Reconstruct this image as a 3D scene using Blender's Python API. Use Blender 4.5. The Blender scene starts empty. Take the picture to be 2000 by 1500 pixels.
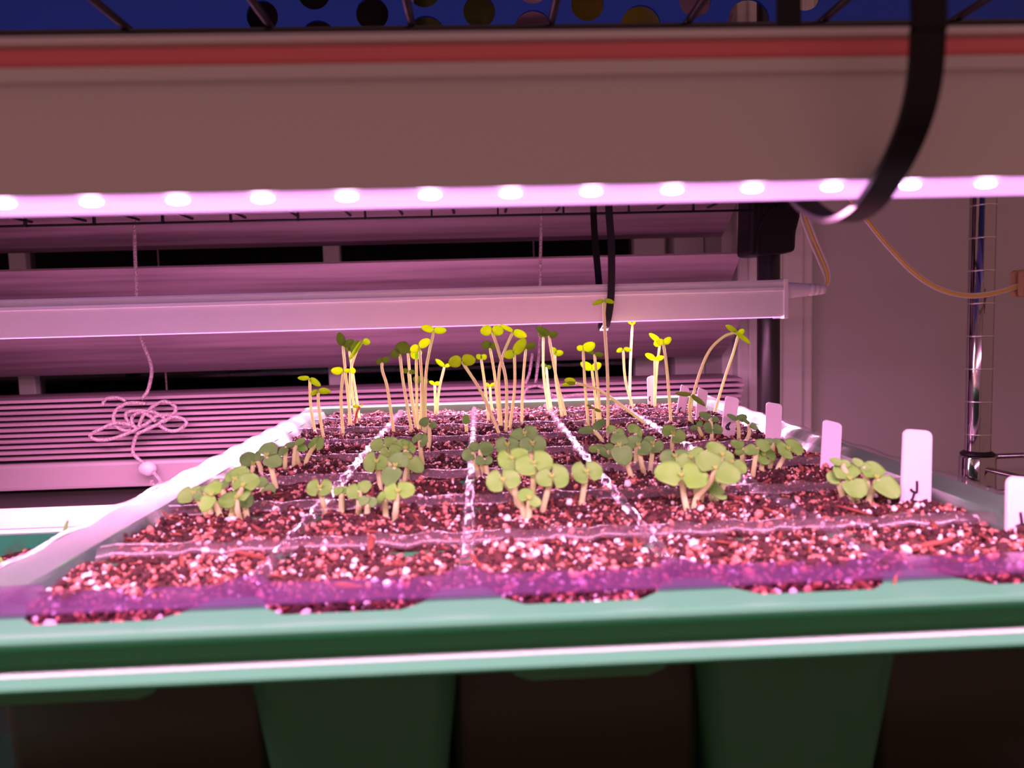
import bpy, math, random
import numpy as np
from mathutils import Vector

random.seed(7); rng = np.random.default_rng(7)
SC = bpy.context.scene
COL = SC.collection

# ------------------------------------------------------------------ camera
F = 1480.0                       # focal length in pixels of a 2000 x 1500 frame
def unit(v):
    v = np.array(v, float); return v / np.linalg.norm(v)
_VX, _VY, _SL = 935, 630, 0.0275
AY = unit([_VX - 1000, 750 - _VY, F])
AZ = unit(np.cross(np.array([_VX, 750 - (_VY - 1000 * _SL), F]), AY))
if AZ[1] < 0: AZ = -AZ
AX = np.cross(AY, AZ)
if AX[0] < 0: AX = -AX
M = np.array([AX, AY, AZ])
CAM = np.array([0, 0, .06])
cam = bpy.data.cameras.new('camera'); camo = bpy.data.objects.new('camera', cam); COL.objects.link(camo)
cam.sensor_width = 36; cam.lens = 36 * F / 2000; cam.clip_start = .005; cam.clip_end = 30
R = M @ np.diag([1, 1, -1])
from mathutils import Matrix
camo.matrix_world = Matrix([[R[0][0], R[0][1], R[0][2], CAM[0]], [R[1][0], R[1][1], R[1][2], CAM[1]], [R[2][0], R[2][1], R[2][2], CAM[2]], [0, 0, 0, 1]])
cam.dof.use_dof = True; cam.dof.focus_distance = .42; cam.dof.aperture_fstop = 17
SC.camera = camo

def ray(px, py): return M @ np.array([px - 1000, 750 - py, F])
def atZ(px, py, z):
    r = ray(px, py); return CAM + r * ((z - CAM[2]) / r[2])
def atY(px, py, y):
    r = ray(px, py); return CAM + r * (y / r[1])

# ------------------------------------------------------------------ world and exposure
w = bpy.data.worlds.new('room_ambience'); SC.world = w; w.use_nodes = True
w.node_tree.nodes['Background'].inputs[0].default_value = (1, .45, .44, 1)
w.node_tree.nodes['Background'].inputs[1].default_value = .25
SC.view_settings.view_transform = 'Standard'; SC.view_settings.look = 'None'
SC.view_settings.exposure = 0; SC.view_settings.gamma = 1
LIGHT_RGB = (1.0, .37, .70)
LAMP_W = 3.2                     # watts of one grow light

# ------------------------------------------------------------------ helpers
def node_mat(name):
    m = bpy.data.materials.new(name); m.use_nodes = True
    nt = m.node_tree; return m, nt, nt.nodes['Principled BSDF']
def mat(name, rgb, rough=.5, metal=0, spec=.5, noise=None, emit=None, bump=None, trans=0):
    m, nt, b = node_mat(name)
    b.inputs['Base Color'].default_value = (*rgb, 1); b.inputs['Roughness'].default_value = rough
    b.inputs['Metallic'].default_value = metal; b.inputs['Specular IOR Level'].default_value = spec
    tc = nt.nodes.new('ShaderNodeTexCoord')
    if noise:                       # (scale xyz, second colour, low, high)
        sc, c2, lo, hi = noise
        mp = nt.nodes.new('ShaderNodeMapping'); mp.inputs['Scale'].default_value = sc
        nz = nt.nodes.new('ShaderNodeTexNoise'); nz.inputs['Scale'].default_value = 1; nz.inputs['Detail'].default_value = 5
        rp = nt.nodes.new('ShaderNodeValToRGB')
        rp.color_ramp.elements[0].position = lo; rp.color_ramp.elements[1].position = hi
        rp.color_ramp.elements[0].color = (*rgb, 1); rp.color_ramp.elements[1].color = (*c2, 1)
        nt.links.new(tc.outputs['Object'], mp.inputs[0]); nt.links.new(mp.outputs[0], nz.inputs['Vector'])
        nt.links.new(nz.outputs[0], rp.inputs[0]); nt.links.new(rp.outputs[0], b.inputs['Base Color'])
    if bump:
        sc, st = bump
        mp = nt.nodes.new('ShaderNodeMapping'); mp.inputs['Scale'].default_value = sc
        nz = nt.nodes.new('ShaderNodeTexNoise'); nz.inputs['Scale'].default_value = 1; nz.inputs['Detail'].default_value = 6
        bp = nt.nodes.new('ShaderNodeBump'); bp.inputs['Strength'].default_value = st; bp.inputs['Distance'].default_value = .001
        nt.links.new(tc.outputs['Object'], mp.inputs[0]); nt.links.new(mp.outputs[0], nz.inputs['Vector'])
        nt.links.new(nz.outputs[0], bp.inputs['Height']); nt.links.new(bp.outputs[0], b.inputs['Normal'])
    if emit:
        b.inputs['Emission Color'].default_value = (*emit[:3], 1); b.inputs['Emission Strength'].default_value = emit[3]
    if trans:
        out = nt.nodes['Material Output']; tr = nt.nodes.new('ShaderNodeBsdfTranslucent'); mx = nt.nodes.new('ShaderNodeMixShader')
        tr.inputs[0].default_value = (*rgb, 1); mx.inputs[0].default_value = trans
        if noise: nt.links.new(rp.outputs[0], tr.inputs[0])
        nt.links.new(b.outputs[0], mx.inputs[1]); nt.links.new(tr.outputs[0], mx.inputs[2]); nt.links.new(mx.outputs[0], out.inputs[0])
    return m
def clear_mat(name, tint, haze, hz_rgb, gloss_rough=.12, bump=None):
    m = bpy.data.materials.new(name); m.use_nodes = True; nt = m.node_tree
    nt.nodes.remove(nt.nodes['Principled BSDF']); out = nt.nodes['Material Output']
    tr = nt.nodes.new('ShaderNodeBsdfTransparent'); tr.inputs[0].default_value = (*tint, 1)
    df = nt.nodes.new('ShaderNodeBsdfDiffuse'); df.inputs[0].default_value = (*hz_rgb, 1)
    gl = nt.nodes.new('ShaderNodeBsdfGlossy'); gl.inputs['Roughness'].default_value = gloss_rough
    fr = nt.nodes.new('ShaderNodeFresnel'); fr.inputs[0].default_value = 1.4
    mu = nt.nodes.new('ShaderNodeMath'); mu.operation = 'MINIMUM'; mu.inputs[1].default_value = .32
    m1 = nt.nodes.new('ShaderNodeMixShader'); m1.inputs[0].default_value = haze
    m2 = nt.nodes.new('ShaderNodeMixShader')
    nt.links.new(tr.outputs[0], m1.inputs[1]); nt.links.new(df.outputs[0], m1.inputs[2])
    nt.links.new(fr.outputs[0], mu.inputs[0]); nt.links.new(mu.outputs[0], m2.inputs[0]); nt.links.new(m1.outputs[0], m2.inputs[1]); nt.links.new(gl.outputs[0], m2.inputs[2])
    nt.links.new(m2.outputs[0], out.inputs[0])
    if bump:
        tc = nt.nodes.new('ShaderNodeTexCoord'); mp = nt.nodes.new('ShaderNodeMapping'); mp.inputs['Scale'].default_value = bump[0]
        nz = nt.nodes.new('ShaderNodeTexNoise'); nz.inputs['Scale'].default_value = 1; nz.inputs['Detail'].default_value = 4
        bp = nt.nodes.new('ShaderNodeBump'); bp.inputs['Strength'].default_value = bump[1]; bp.inputs['Distance'].default_value = .002
        nt.links.new(tc.outputs['Object'], mp.inputs[0]); nt.links.new(mp.outputs[0], nz.inputs['Vector'])
        nt.links.new(nz.outputs[0], bp.inputs['Height'])
        nt.links.new(bp.outputs[0], gl.inputs['Normal']); nt.links.new(bp.outputs[0], fr.inputs['Normal'])
    return m

class MB:
    """Collects boxes, tubes and sheets; build() links them as one mesh object."""
    def __init__(s): s.v = []; s.f = []; s.smooth = []
    def add(s, v, f, sm=False):
        n = len(s.v); s.v += [tuple(map(float, p)) for p in v]; s.f += [tuple(i + n for i in q) for q in f]; s.smooth += [sm] * len(f); return s
    def box(s, x0, x1, y0, y1, z0, z1):
        v = [(x, y, z) for z in (z0, z1) for y in (y0, y1) for x in (x0, x1)]
        return s.add(v, [(0, 2, 3, 1), (4, 5, 7, 6), (0, 1, 5, 4), (2, 6, 7, 3), (0, 4, 6, 2), (1, 3, 7, 5)])
    def prism(s, prof, a, b, axis='x', sm=False):
        """Extrude a closed 2-D outline along an axis (outline in the other two axes, in order)."""
        n = len(prof)
        put = {'x': lambda p, t: (t, p[0], p[1]), 'y': lambda p, t: (p[0], t, p[1]), 'z': lambda p, t: (p[0], p[1], t)}[axis]
        v = [put(p, a) for p in prof] + [put(p, b) for p in prof]
        f = [(i, (i + 1) % n, n + (i + 1) % n, n + i) for i in range(n)]
        s.add(v, f, sm); return s.add(v, [tuple(range(n - 1, -1, -1)), tuple(range(n, 2 * n))])
    def tube(s, pts, r, n=8, cap=True):
        P = [np.array(p, float) for p in pts]; rs = r if hasattr(r, '__len__') else [r] * len(P)
        T = [unit(P[min(i + 1, len(P) - 1)] - P[max(i - 1, 0)]) for i in range(len(P))]
        up = np.array([0, 0, 1.]) if abs(T[0][2]) < .9 else np.array([0, 1., 0])
        a = unit(np.cross(T[0], up)); v = []
        for p, t, rr in zip(P, T, rs):
            a = unit(a - t * np.dot(a, t)); b = np.cross(t, a)
            v += [p + rr * (math.cos(2 * math.pi * k / n) * a + math.sin(2 * math.pi * k / n) * b) for k in range(n)]
        f = [(i * n + k, i * n + (k + 1) % n, (i + 1) * n + (k + 1) % n, (i + 1) * n + k) for i in range(len(P) - 1) for k in range(n)]
        s.add(v, f, True)
        if cap: s.add(v[:n], [tuple(range(n - 1, -1, -1))]); s.add(v[-n:], [tuple(range(n))])
        return s
    def ribbon(s, pts, wvec, t, closed=False):
        """Flat strap along pts: half width vector wvec, thickness t."""
        P = [np.array(p, float) for p in pts]; wv = np.array(wvec, float); v = []
        for i, p in enumerate(P):
            d = unit(P[min(i + 1, len(P) - 1)] - P[max(i - 1, 0)]); nn = unit(np.cross(d, wv)) * t / 2
            v += [p - wv - nn, p + wv - nn, p + wv + nn, p - wv + nn]
        f = [(4 * i + k, 4 * i + (k + 1) % 4, 4 * i + 4 + (k + 1) % 4, 4 * i + 4 + k) for i in range(len(P) - 1) for k in range(4)]
        m = 4 * (len(P) - 1)
        return s.add(v, f + [(3, 2, 1, 0), (m, m + 1, m + 2, m + 3)])
    def lathe(s, prof, c, axis='z', n=24):
        c = np.array(c, float); v = []
        for r, h in prof:
            for k in range(n):
                a = 2 * math.pi * k / n; x, y = r * math.cos(a), r * math.sin(a)
                v.append(c + np.array({'z': (x, y, h), 'x': (h, x, y), 'y': (x, h, y)}[axis]))
        m = len(prof)
        f = [(i * n + k, i * n + (k + 1) % n, (i + 1) * n + (k + 1) % n, (i + 1) * n + k) for i in range(m - 1) for k in range(n)]
        s.add(v, f, True); s.add(v[:n], [tuple(range(n - 1, -1, -1))]); return s.add(v[-n:], [tuple(range(n))])
    def build(s, name, m, parent=None, bevel=0, fix=True):
        off = np.array(parent_loc(parent)) if parent else np.zeros(3)
        me = bpy.data.meshes.new(name)
        me.from_pydata([tuple(np.array(p) - off) for p in s.v], [], s.f); me.update()
        for p, sm in zip(me.polygons, s.smooth): p.use_smooth = sm
        if fix:
            import bmesh
            bm = bmesh.new(); bm.from_mesh(me); bmesh.ops.remove_doubles(bm, verts=bm.verts, dist=1e-6)
            bmesh.ops.recalc_face_normals(bm, faces=bm.faces); bm.to_mesh(me); bm.free()
        for mm in (m if isinstance(m, (list, tuple)) else [m]): me.materials.append(mm)
        o = bpy.data.objects.new(name, me); COL.objects.link(o)
        if parent: o.parent = parent
        if bevel:
            md = o.modifiers.new('edge', 'BEVEL'); md.width = bevel; md.segments = 2; md.limit_method = 'ANGLE'
        return o
def parent_loc(o):
    l = Vector(o.location)
    while o.parent: o = o.parent; l = l + Vector(o.location)
    return l
def tag(o, label=None, cat=None, group=None, kind=None):
    for k, v in (('label', label), ('category', cat), ('group', group), ('kind', kind)):
        if v: o[k] = v
    return o
def thing(name, loc, label, cat, group=None):
    o = bpy.data.objects.new(name, None); COL.objects.link(o); o.location = loc; o.empty_display_size = .01
    return tag(o, label, cat, group)
def struct(o): o['kind'] = 'structure'; return o
def spline(pts, per=6):
    P = [np.array(p, float) for p in pts]
    if len(P) < 3: return P
    Q = [2 * P[0] - P[1]] + P + [2 * P[-1] - P[-2]]; out = []
    for i in range(1, len(Q) - 2):
        for k in range(per):
            t = k / per; a, b, c, d = Q[i - 1:i + 3]
            out.append(.5 * (2 * b + (c - a) * t + (2 * a - 5 * b + 4 * c - d) * t * t + (3 * b - a - 3 * c + d) * t ** 3))
    return out + [P[-1]]
def round_rect(x0, x1, y0, y1, r, n=5):
    out = []
    for cx, cy, a0 in ((x1 - r, y1 - r, 0), (x0 + r, y1 - r, 90), (x0 + r, y0 + r, 180), (x1 - r, y0 + r, 270)):
        out += [(cx + r * math.cos(math.radians(a0 + 90 * k / n)), cy + r * math.sin(math.radians(a0 + 90 * k / n))) for k in range(n + 1)]
    return out

# ------------------------------------------------------------------ materials
WHITE_ALU = mat('white_enamel', (.80, .80, .80), .35)
WHITE_PL = mat('white_plastic', (.85, .82, .80), .4)
LABEL_PL = mat('label_plastic', (.84, .77, .86), .5)
RED = mat('groove_red_light', (.95, .24, .26), .5)
BLACK = mat('black_enamel', (.012, .010, .012), .3)
BLACK_PL = mat('black_plastic', (.010, .008, .010), .42, spec=.25)
CHROME = mat('chrome', (.50, .47, .51), .08, 1)
GROOVE = mat('ring_metal', (.80, .78, .80), .3, 1)  # paler metal of the post rings
GREEN = mat('green_plastic', (.10, .42, .20), .24, trans=.42)
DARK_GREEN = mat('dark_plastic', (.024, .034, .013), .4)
GREEN_DIRTY = mat('green_plastic_dusty', (.03, .30, .14), .4, noise=((60, 60, 60), (.10, .06, .04), .55, .75))
CLEAR = clear_mat('clear_plastic', (.97, .94, .96), .07, (.75, .62, .68), .20, ((90, 90, 90), .20))
CLEAR_GLARE = clear_mat('divider_plastic_glare', (.96, .94, .95), .13, (.78, .62, .70), .20, ((120, 120, 120), .45))  # lamp glare on the rear dividers, put in as pale haze
CLEAR_FLANGE = clear_mat('clear_flange_plastic', (.82, .70, .86), .11, (.32, .15, .36), .16, ((50, 90, 50), .12))
BLUE = mat('blue_plastic', (.003, .065, .52), .3)
WALL = mat('painted_wall', (.56, .55, .55), .85, bump=((120, 120, 120), .5))
TRIM = mat('painted_trim', (.74, .72, .72), .45, noise=((6, 6, 60), (.64, .62, .62), .45, .75))
SLAT = mat('blind_slat', (.36, .25, .31), .45, noise=((5, 90, 160), (.20, .13, .17), .40, .72))
RAIL = mat('blind_rail', (.30, .25, .28), .4)
DARK = mat('night_backdrop_dark', (.003, .003, .004), .9)
GLASS = clear_mat('window_glass', (.35, .35, .38), .0, (0, 0, 0), .02)
CORD = mat('woven_cord', (.50, .40, .43), .8, noise=((1300, 1300, 1300), (.16, .10, .12), .45, .55))
WIRE_Y = mat('yellow_wire', (.95, .62, .06), .4)
WIRE_W = mat('clear_wire_jacket', (.80, .74, .66), .3)
INK = mat('black_ink', (.008, .007, .009), .5)
WOOD = mat('pale_wood', (.62, .40, .20), .6, noise=((200, 200, 30), (.42, .25, .11), .4, .7))
STEM = mat('seedling_stem', (.78, .98, .46), .5, trans=.35, noise=((150, 150, 90), (.84, .78, .44), .35, .75))
STEM_RED = mat('reddish_stem', (.45, .10, .07), .5)
LEAF = mat('round_leaf', (.23, .58, .10), .5, spec=.35, trans=.25, noise=((140, 140, 140), (.29, .64, .15), .4, .65))
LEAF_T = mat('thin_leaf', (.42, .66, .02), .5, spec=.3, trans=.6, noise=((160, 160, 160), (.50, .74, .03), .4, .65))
LEAF_T_LIT = mat('thin_leaf_backlit', (.62, .97, .02), .5, spec=.3, trans=.6, noise=((160, 160, 160), (.72, .98, .03), .4, .65))  # thin leaf in backlit tone, the glow put into its colour
LEAF_T_SHADE = mat('thin_leaf_shaded', (.22, .38, .04), .5, spec=.35, trans=.45, noise=((160, 160, 160), (.22, .40, .05), .4, .65))  # thin leaf darkened, shade put into its colour
LEAF_SHADE = mat('round_leaf_shaded', (.18, .46, .11), .5, spec=.35, trans=.25, noise=((140, 140, 140), (.23, .52, .14), .4, .65))  # round leaf in shaded tone, the shade painted in
LEAF_LIT = mat('round_leaf_lit', (.25, .64, .09), .5, spec=.35, trans=.25, noise=((140, 140, 140), (.30, .68, .15), .4, .65))  # round leaf in lit tone, the brightness painted in
LEAF_BUD = mat('leaf_bud', (.45, .70, .12), .5, trans=.4)
SOIL = mat('peat_soil', (.030, .012, .011), .9, noise=((500, 500, 500), (.11, .034, .028), .4, .62), bump=((900, 900, 900), 1))
PERLITE = mat('perlite', (.85, .82, .80), .7)
VERMIC = mat('vermiculite', (.60, .25, .19), .3, noise=((400, 400, 400), (.34, .11, .08), .4, .65))
BARK = mat('bark_fibre', (.22, .06, .035), .8)
PEAT = mat('peat_crumb', (.045, .012, .012), .9)
DIFFUSER = mat('lit_diffuser', (.2, .2, .2), .5, emit=(1, .36, 1, 1.45))
LED_M = mat('lit_diode', (.9, .9, .9), .5, emit=(1, .62, 1, 26))

# ------------------------------------------------------------------ the setting
BACK = .765
b = MB()
b.box(.325, 1.6, BACK, BACK + .1, -.9, 1.3); b.box(-1.7, -.72, BACK, BACK + .1, -.9, 1.3)
b.box(-.72, .325, BACK, BACK + .1, -.9, -.125); b.box(-.72, .325, BACK, BACK + .1, .78, 1.3)
struct(b.build('wall_back', WALL))
struct(MB().box(-1.7, 1.6, -.8, BACK + .1, -.95, -.9).build('floor', mat('floor_boards', (.20, .12, .08), .5, noise=((3, 40, 3), (.12, .07, .05), .4, .7))))
struct(MB().box(-1.7, 1.6, 1.6, 1.62, -.95, 1.4).build('night_backdrop', DARK))  # added dark board that keeps the panes black
# window: casing, jambs, sill, sash, glass
b = MB(); b.box(.258, .325, .748, BACK + .02, -.118, .86); b.box(.325, .3362, .752, BACK, -.118, .86); b.box(.268, .302, .744, .75, -.118, .86)
struct(b.build('trim_1', TRIM, bevel=.002))
struct(MB().box(-.79, -.705, .748, BACK + .02, -.118, .86).build('trim_2', TRIM, bevel=.002))
win = thing('window_1', (-.23, .84, -.10), 'white framed window with dark night glass behind the slatted blind', 'window'); win['kind'] = 'structure'
b = MB(); b.box(.248, .268, .766, .93, -.10, .80); b.box(-.72, -.70, .766, .93, -.10, .80); b.box(-.72, .268, .766, .93, .76, .80)
b.build('window_jamb', TRIM, win)
b = MB(); b.box(.172, .2065, .832, .862, -.10, .76); b.box(.214, .247, .822, .87, -.10, .76); b.box(-.70, .248, .80, .86, -.10, -.045)
for xm in (-.157, -.488): b.box(xm - .009, xm + .009, .835, .855, -.05, .76)
b.box(-.70, .172, .835, .855, .33, .37)
b.build('window_frame', TRIM, win, bevel=.0015)
MB().box(-.70, .173, .844, .847, -.046, .76).build('window_glass', GLASS, win)
struct(MB().box(-.80, .345, .620, .80, -.125, -.1035).build('trim_3', mat('painted_sill', (.80, .76, .78), .45), bevel=.003))

# ------------------------------------------------------------------ window blind
bl = thing('window_blind', (-.2, .70, .30), 'wide slatted venetian blind hanging across the window, lower slats stacked', 'blind')
for k in range(12):
    zt = .0575 + .0585 * k; P = []
    for j in range(9):
        t = j / 8; bow = .0025 * math.sin(math.pi * t)
        P.append((.690 + .055 * t - bow, zt - .037 * t - bow))
    Q = [(y + .0018, z + .0018) for y, z in P]
    MB().prism(P + Q[::-1], -.69, .241).build('slat', SLAT, bl)
for k in range(11):
    z0 = .0025 - .0051 * k; jx = random.uniform(-.002, .002); jy = random.uniform(-.001, .001)
    MB().prism([(.686 + jy, z0 - .0026), (.686 + jy, z0), (.70, z0 + .0009), (.752, z0), (.752, z0 - .0026), (.70, z0 - .0017)], -.69, .2415 + jx).build('slat', SLAT, bl)
MB().box(-.69, .242, .681, .752, -.078, -.0545).build('bottom_rail', RAIL, bl, bevel=.003)
for px, py in ((322, 514), (343, 752), (1050, 470), (655, 750)):
    pass
for x in (-.306, .056):
    b = MB(); b.tube([(x, .7505, .74), (x, .7505, .0)], .0009, 6); b.build('ladder_cord', CORD, bl)
MB().box(-.70, .245, .67, .755, .765, .80).build('headrail', RAIL, bl, bevel=.002)
MB().lathe([(.0005, -.006), (.0042, -.004), (.0042, .004), (.0005, .006)], (.2465, .683, -.0475), 'y', 12).build('rail_peg', BLACK_PL, bl)

def px_path(pts, y): return [atY(p[0], p[1], p[2] if len(p) > 2 else y) for p in pts]
CY = .676
b = MB(); top = atY(262, 440, CY)
chain = [[(262, 395), (263, 470), (266, 550), (268, 600), (275, 656), (293, 705), (296, 730), (289, 762), (277, 780)],
 [(201, 793), (203, 784), (211, 778), (230, 777), (246, 783)],
 [(285, 788), (265, 787), (248, 788), (229, 799), (222, 813), (226, 831), (242, 841), (257, 840)],
 [(267, 835), (245, 828), (223, 827), (197, 838), (176, 850), (189, 859), (219, 857), (255, 844), (292, 824), (307, 812), (320, 816), (314, 825), (289, 838), (267, 848)],
 [(261, 834), (247, 818), (248, 806), (270, 802), (299, 805), (320, 812), (340, 807), (342, 794), (321, 784), (299, 794), (289, 803)],
 [(266, 841), (258, 825), (260, 813), (277, 805), (292, 813)],
 [(271, 833), (276, 820), (282, 809), (292, 812), (304, 824)],
 [(318, 825), (336, 815), (357, 818), (364, 827), (349, 840), (329, 841), (311, 831)],
 [(267, 849), (261, 866), (260, 885), (271, 897), (284, 908)],
 [(298, 921), (312, 938), (312, 944), (303, 950), (297, 944), (296, 938)]]
cordA = thing('lift_cord', tuple(atY(270, 830, CY)), 'knotted woven lift cord with white tassel, tangled over the stacked slats', 'cord')
chain[0] = [(258, 60), (259, 250)] + chain[0]
for i, c in enumerate(chain):
    b.tube(spline(px_path(c, CY - .0012 * (i % 4) - (.003 if i == 9 else 0)), 6), .00155, 8)
b.build('cord', CORD, cordA)
tp = atY(290, 915, CY - .001)
MB().lathe([(.0004, -.0085), (.004, -.0068), (.0062, -.002), (.0064, .001), (.005, .0045), (.0015, .0065)], tp, 'x', 18).build('tassel', mat('tassel_plastic', (.52, .48, .50), .4), cordA)
cordB = thing('lift_cord', tuple(atY(1050, 760, CY)), 'thin woven lift cord hanging behind the middle of the seedlings', 'cord')
b = MB()
for i, c in enumerate([[(1058, 60), (1058, 400), (1056, 480), (1055, 560), (1054, 640), (1052, 700), (1046, 748)],
          [(1040, 690), (1034, 728), (1026, 750)],
          [(1050, 753), (1030, 758), (1023, 775), (1032, 787), (1062, 786), (1090, 778), (1125, 771), (1160, 771), (1166, 778)],
          [(1050, 753), (1066, 760), (1076, 770), (1094, 774)]]):
    b.tube(spline(px_path(c, CY - .001 * i), 6), .0013, 8)
b.build('cord', CORD, cordB)

# ------------------------------------------------------------------ black shelving rack
SZ = .150
rack = thing('shelving_rack', (-.1, .36, -.9), 'black wire shelving rack holding the seedling tray and grow lights', 'shelving')
PX, PY = .2475, .64
for x, y in ((PX, PY), (-.47, PY), (PX, .05), (-.47, .05)):
    MB().lathe([(.0095, 0), (.0095, 1.75)], (x, y, -.9), 'z', 20).build('post', BLACK, rack)
WX = [-.4384 + .0421 * k for k in range(17)]
for z, nm in ((SZ, 'u'), (-.0705, 'l')):
    YE = PY if nm == 'u' else .545
    for x in WX:
        p = MB(); y0 = .06
        p.tube([(x, y0, z), (x, YE - .01, z)], .0012, 8); p.build('shelf_wire', BLACK, rack)
    b = MB()
    for y in (.06, atZ(1000, 57, SZ - .0022)[1], .42): b.tube([(-.47, y, z - .0022), (PX, y, z - .0022)], .0014, 8)
    b.tube([(-.47, YE - .02, z + .0045 * (nm == 'u')), (PX - .021, YE - .02, z + .0045 * (nm == 'u'))], .0028, 8); b.tube([(-.47, YE - .02, z - .0045), (PX - .021, YE - .02, z - .0045)], .0010, 8)
    for k in range(14): b.box(-.4605 + .0531 * k, -.4590 + .0531 * k, YE - .0215, YE - .0185, z - .0055, z + .002)
    for x in (-.47, PX): b.tube([(x, .05, z), (x, PY, z)], .0030, 8)
    b.build('shelf_frame', BLACK, rack)
b = MB()
sl = [atY(px, py, PY - .012) for px, py in ((1459, 380), (1563, 376), (1558, 420), (1549, 455), (1547, 492), (1525, 497), (1480, 500), (1456, 499), (1458, 440))]
b.prism([(p[0], p[2]) for p in sl], PY - .020, PY + .012, 'y')
b.build('corner_sleeve', BLACK_PL, rack, bevel=.003)
tag(MB().box(-.462, .236, .170, .556, -.0688, -.0648).build('shelf_board', mat('white_board', (.38, .34, .37), .4), None, bevel=.001), 'white board lying on the lower shelf beneath the trays', 'board')
q = spline([atY(px, py, PY - .0205) for px, py in ((1556, 396), (1515, 405), (1490, 430), (1480, 465), (1479, 497))], 5)
MB().tube(q, .0012, 6).build('sleeve_rib', BLACK_PL, rack)

# ------------------------------------------------------------------ grow lights
def grow_light(loc, label, shares, leds, h, depth, painted_light):
    x0, x1 = -.40, .2228
    y, z = loc; t = thing('grow_light', (-.09, y + depth / 2, z), label, 'grow light', 'tied LED grow lights')
    H = h; e = .0012
    prof = [(y, z + .0006), (y, z + H * .70), (y - .0013, z + H * .715), (y - .0013, z + H * .80), (y + .0016, z + H * .825),
            (y + .0016, z + H * .935), (y - .0006, z + H * .95), (y - .0002, z + H), (y + depth * .8, z + H), (y + depth, z + H * .7), (y + depth, z + .0006)]
    MB().prism(prof, x0, x1).build('housing', WHITE_ALU, t)
    if painted_light:  # red light caught in the groove, painted as a coloured strip
        MB().prism([(y + .0004, z + H * .826), (y - .0001, z + H * .85), (y - .0001, z + H * .92), (y + .0004, z + H * .934), (y + .0018, z + H * .934), (y + .0018, z + H * .826)], x0, x1).build('painted_red_light', RED, t)['label'] = 'dull red light painted in the groove'
    MB().prism([(y + .0008, z + .0004), (y + depth - .0008, z + .0004), (y + depth - .002, z - .0004), (y + .0012, z - .0002)], x0 + .002, x1 - .0015).build('diffuser', DIFFUSER, t)
    for xe in (x0, x1):
        s = 1 if xe > 0 else -1
        MB().box(min(xe, xe + s * .0035), max(xe, xe + s * .0035), y - .0016, y + depth + .001, z - .001, z + H + .0008).build('end_cap', WHITE_PL, t, bevel=.0005)
    for lx in leds:
        m_ = MB(); m_.lathe([(.0017, .0), (.0016, -.0004), (.0009, -.0008), (.0003, -.0009)], (0, 0, 0), 'z', 14)
        m_.v = [(lx + p[0], y + .0012 + p[1] * .55, z - .0003 + p[2] * .6) for p in m_.v]
        m_.build('led', LED_M, t)
    # the strip shines down and, through its domed cover, to both sides
    for ang, share in shares:
        lt = bpy.data.lights.new('grow_strip', 'AREA'); lt.shape = 'RECTANGLE'; lt.size = .615; lt.size_y = depth * .6
        lt.color = LIGHT_RGB; lt.energy = LAMP_W * share
        lo = bpy.data.objects.new('grow_strip', lt); COL.objects.link(lo); lo.parent = t
        lo.location = Vector((-.0886, y + depth / 2, z - (.0035 if ang == 0 else .0075))) - t.location
        lo.rotation_euler = (math.radians(ang), 0, 0)
    return t
LY = .131; LZ = atY(1000, 372, LY)[2]; LH = atY(1000, 62, LY)[2] - LZ
leds = [atY(px, 383 - .0185 * (px - 842), LY + .004)[0] for px in (-135, 28, 195, 360, 522, 683, 842, 996, 1150, 1305, 1458, 1610, 1760, 1905, 2050)]
front = grow_light((LY, LZ), 'white LED grow light bar close to the camera, red light painted along its face', ((0, .62), (50, .11)), leds, LH, .0165, True)
far = grow_light((.548, atY(1000, 634, .548)[2]), 'white LED grow light bar above the back rows, in front of the blind', ((-11, 1.15), (-58, .60), (55, .11)), [], atY(1000, 560, .548)[2] - atY(1000, 634, .548)[2], .0195, False)

# zip ties
tieA = thing('zip_tie', (.0694, .14, .0774), 'thick black zip tie looped under the nearer grow light', 'zip tie', 'black zip ties')
up = (.0026, 0, 0)
X_T = .0694
def on_x(px, py):
    r = ray(px, py); return CAM + r * (X_T / r[0])
path = [on_x(*p) for p in ((1815, -60), (1814, 0), (1812, 60), (1806, 150), (1790, 225), (1765, 290), (1735, 345), (1692, 405), (1642, 430), (1598, 417), (1564, 385), (1549, 330), (1540, 200), (1540, 100), (1540, 0))]
path = [np.array([X_T, .119, .170]), np.array([X_T, .1185, .150])] + path[1:] + [np.array([X_T, path[-1][1], .160]), np.array([X_T, .156, .1695]), np.array([X_T, .138, .172]), np.array([X_T, .123, .1705])]
MB().ribbon(spline(path, 6), up, .0011).build('strap', BLACK_PL, tieA)
MB().box(.0694 - .004, .0694 + .004, .1160, .1200, .167, .173).build('tie_head', BLACK_PL, tieA, bevel=.0006)
tieB = thing('zip_tie', (.094, .56, .055), 'thin black zip tie holding the far grow light, beside the tallest seedling', 'zip tie', 'black zip ties')
fp = [atY(px, py, d) for px, py, d in ((1188, 330, .545), (1189, 405, .5445), (1194, 480, .5445), (1194, 560, .5445), (1191, 600, .545), (1186, 628, .546))]
bx = fp[-1]
path = fp + [np.array([bx[0] - .001, .554, .0525]), np.array([bx[0] - .001, .566, .0535]), np.array([bx[0], .572, .060]), np.array([bx[0], .580, .085]), np.array([bx[0] + .001, .605, .130]), np.array([bx[0] + .001, .606, .155]), np.array([bx[0], .58, .1635]), np.array([bx[0], .555, .164]), fp[0] + np.array([0, .001, .003])]
MB().ribbon(spline(path, 6), (.0026, 0, 0), .0010).build('strap', BLACK_PL, tieB)

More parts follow.
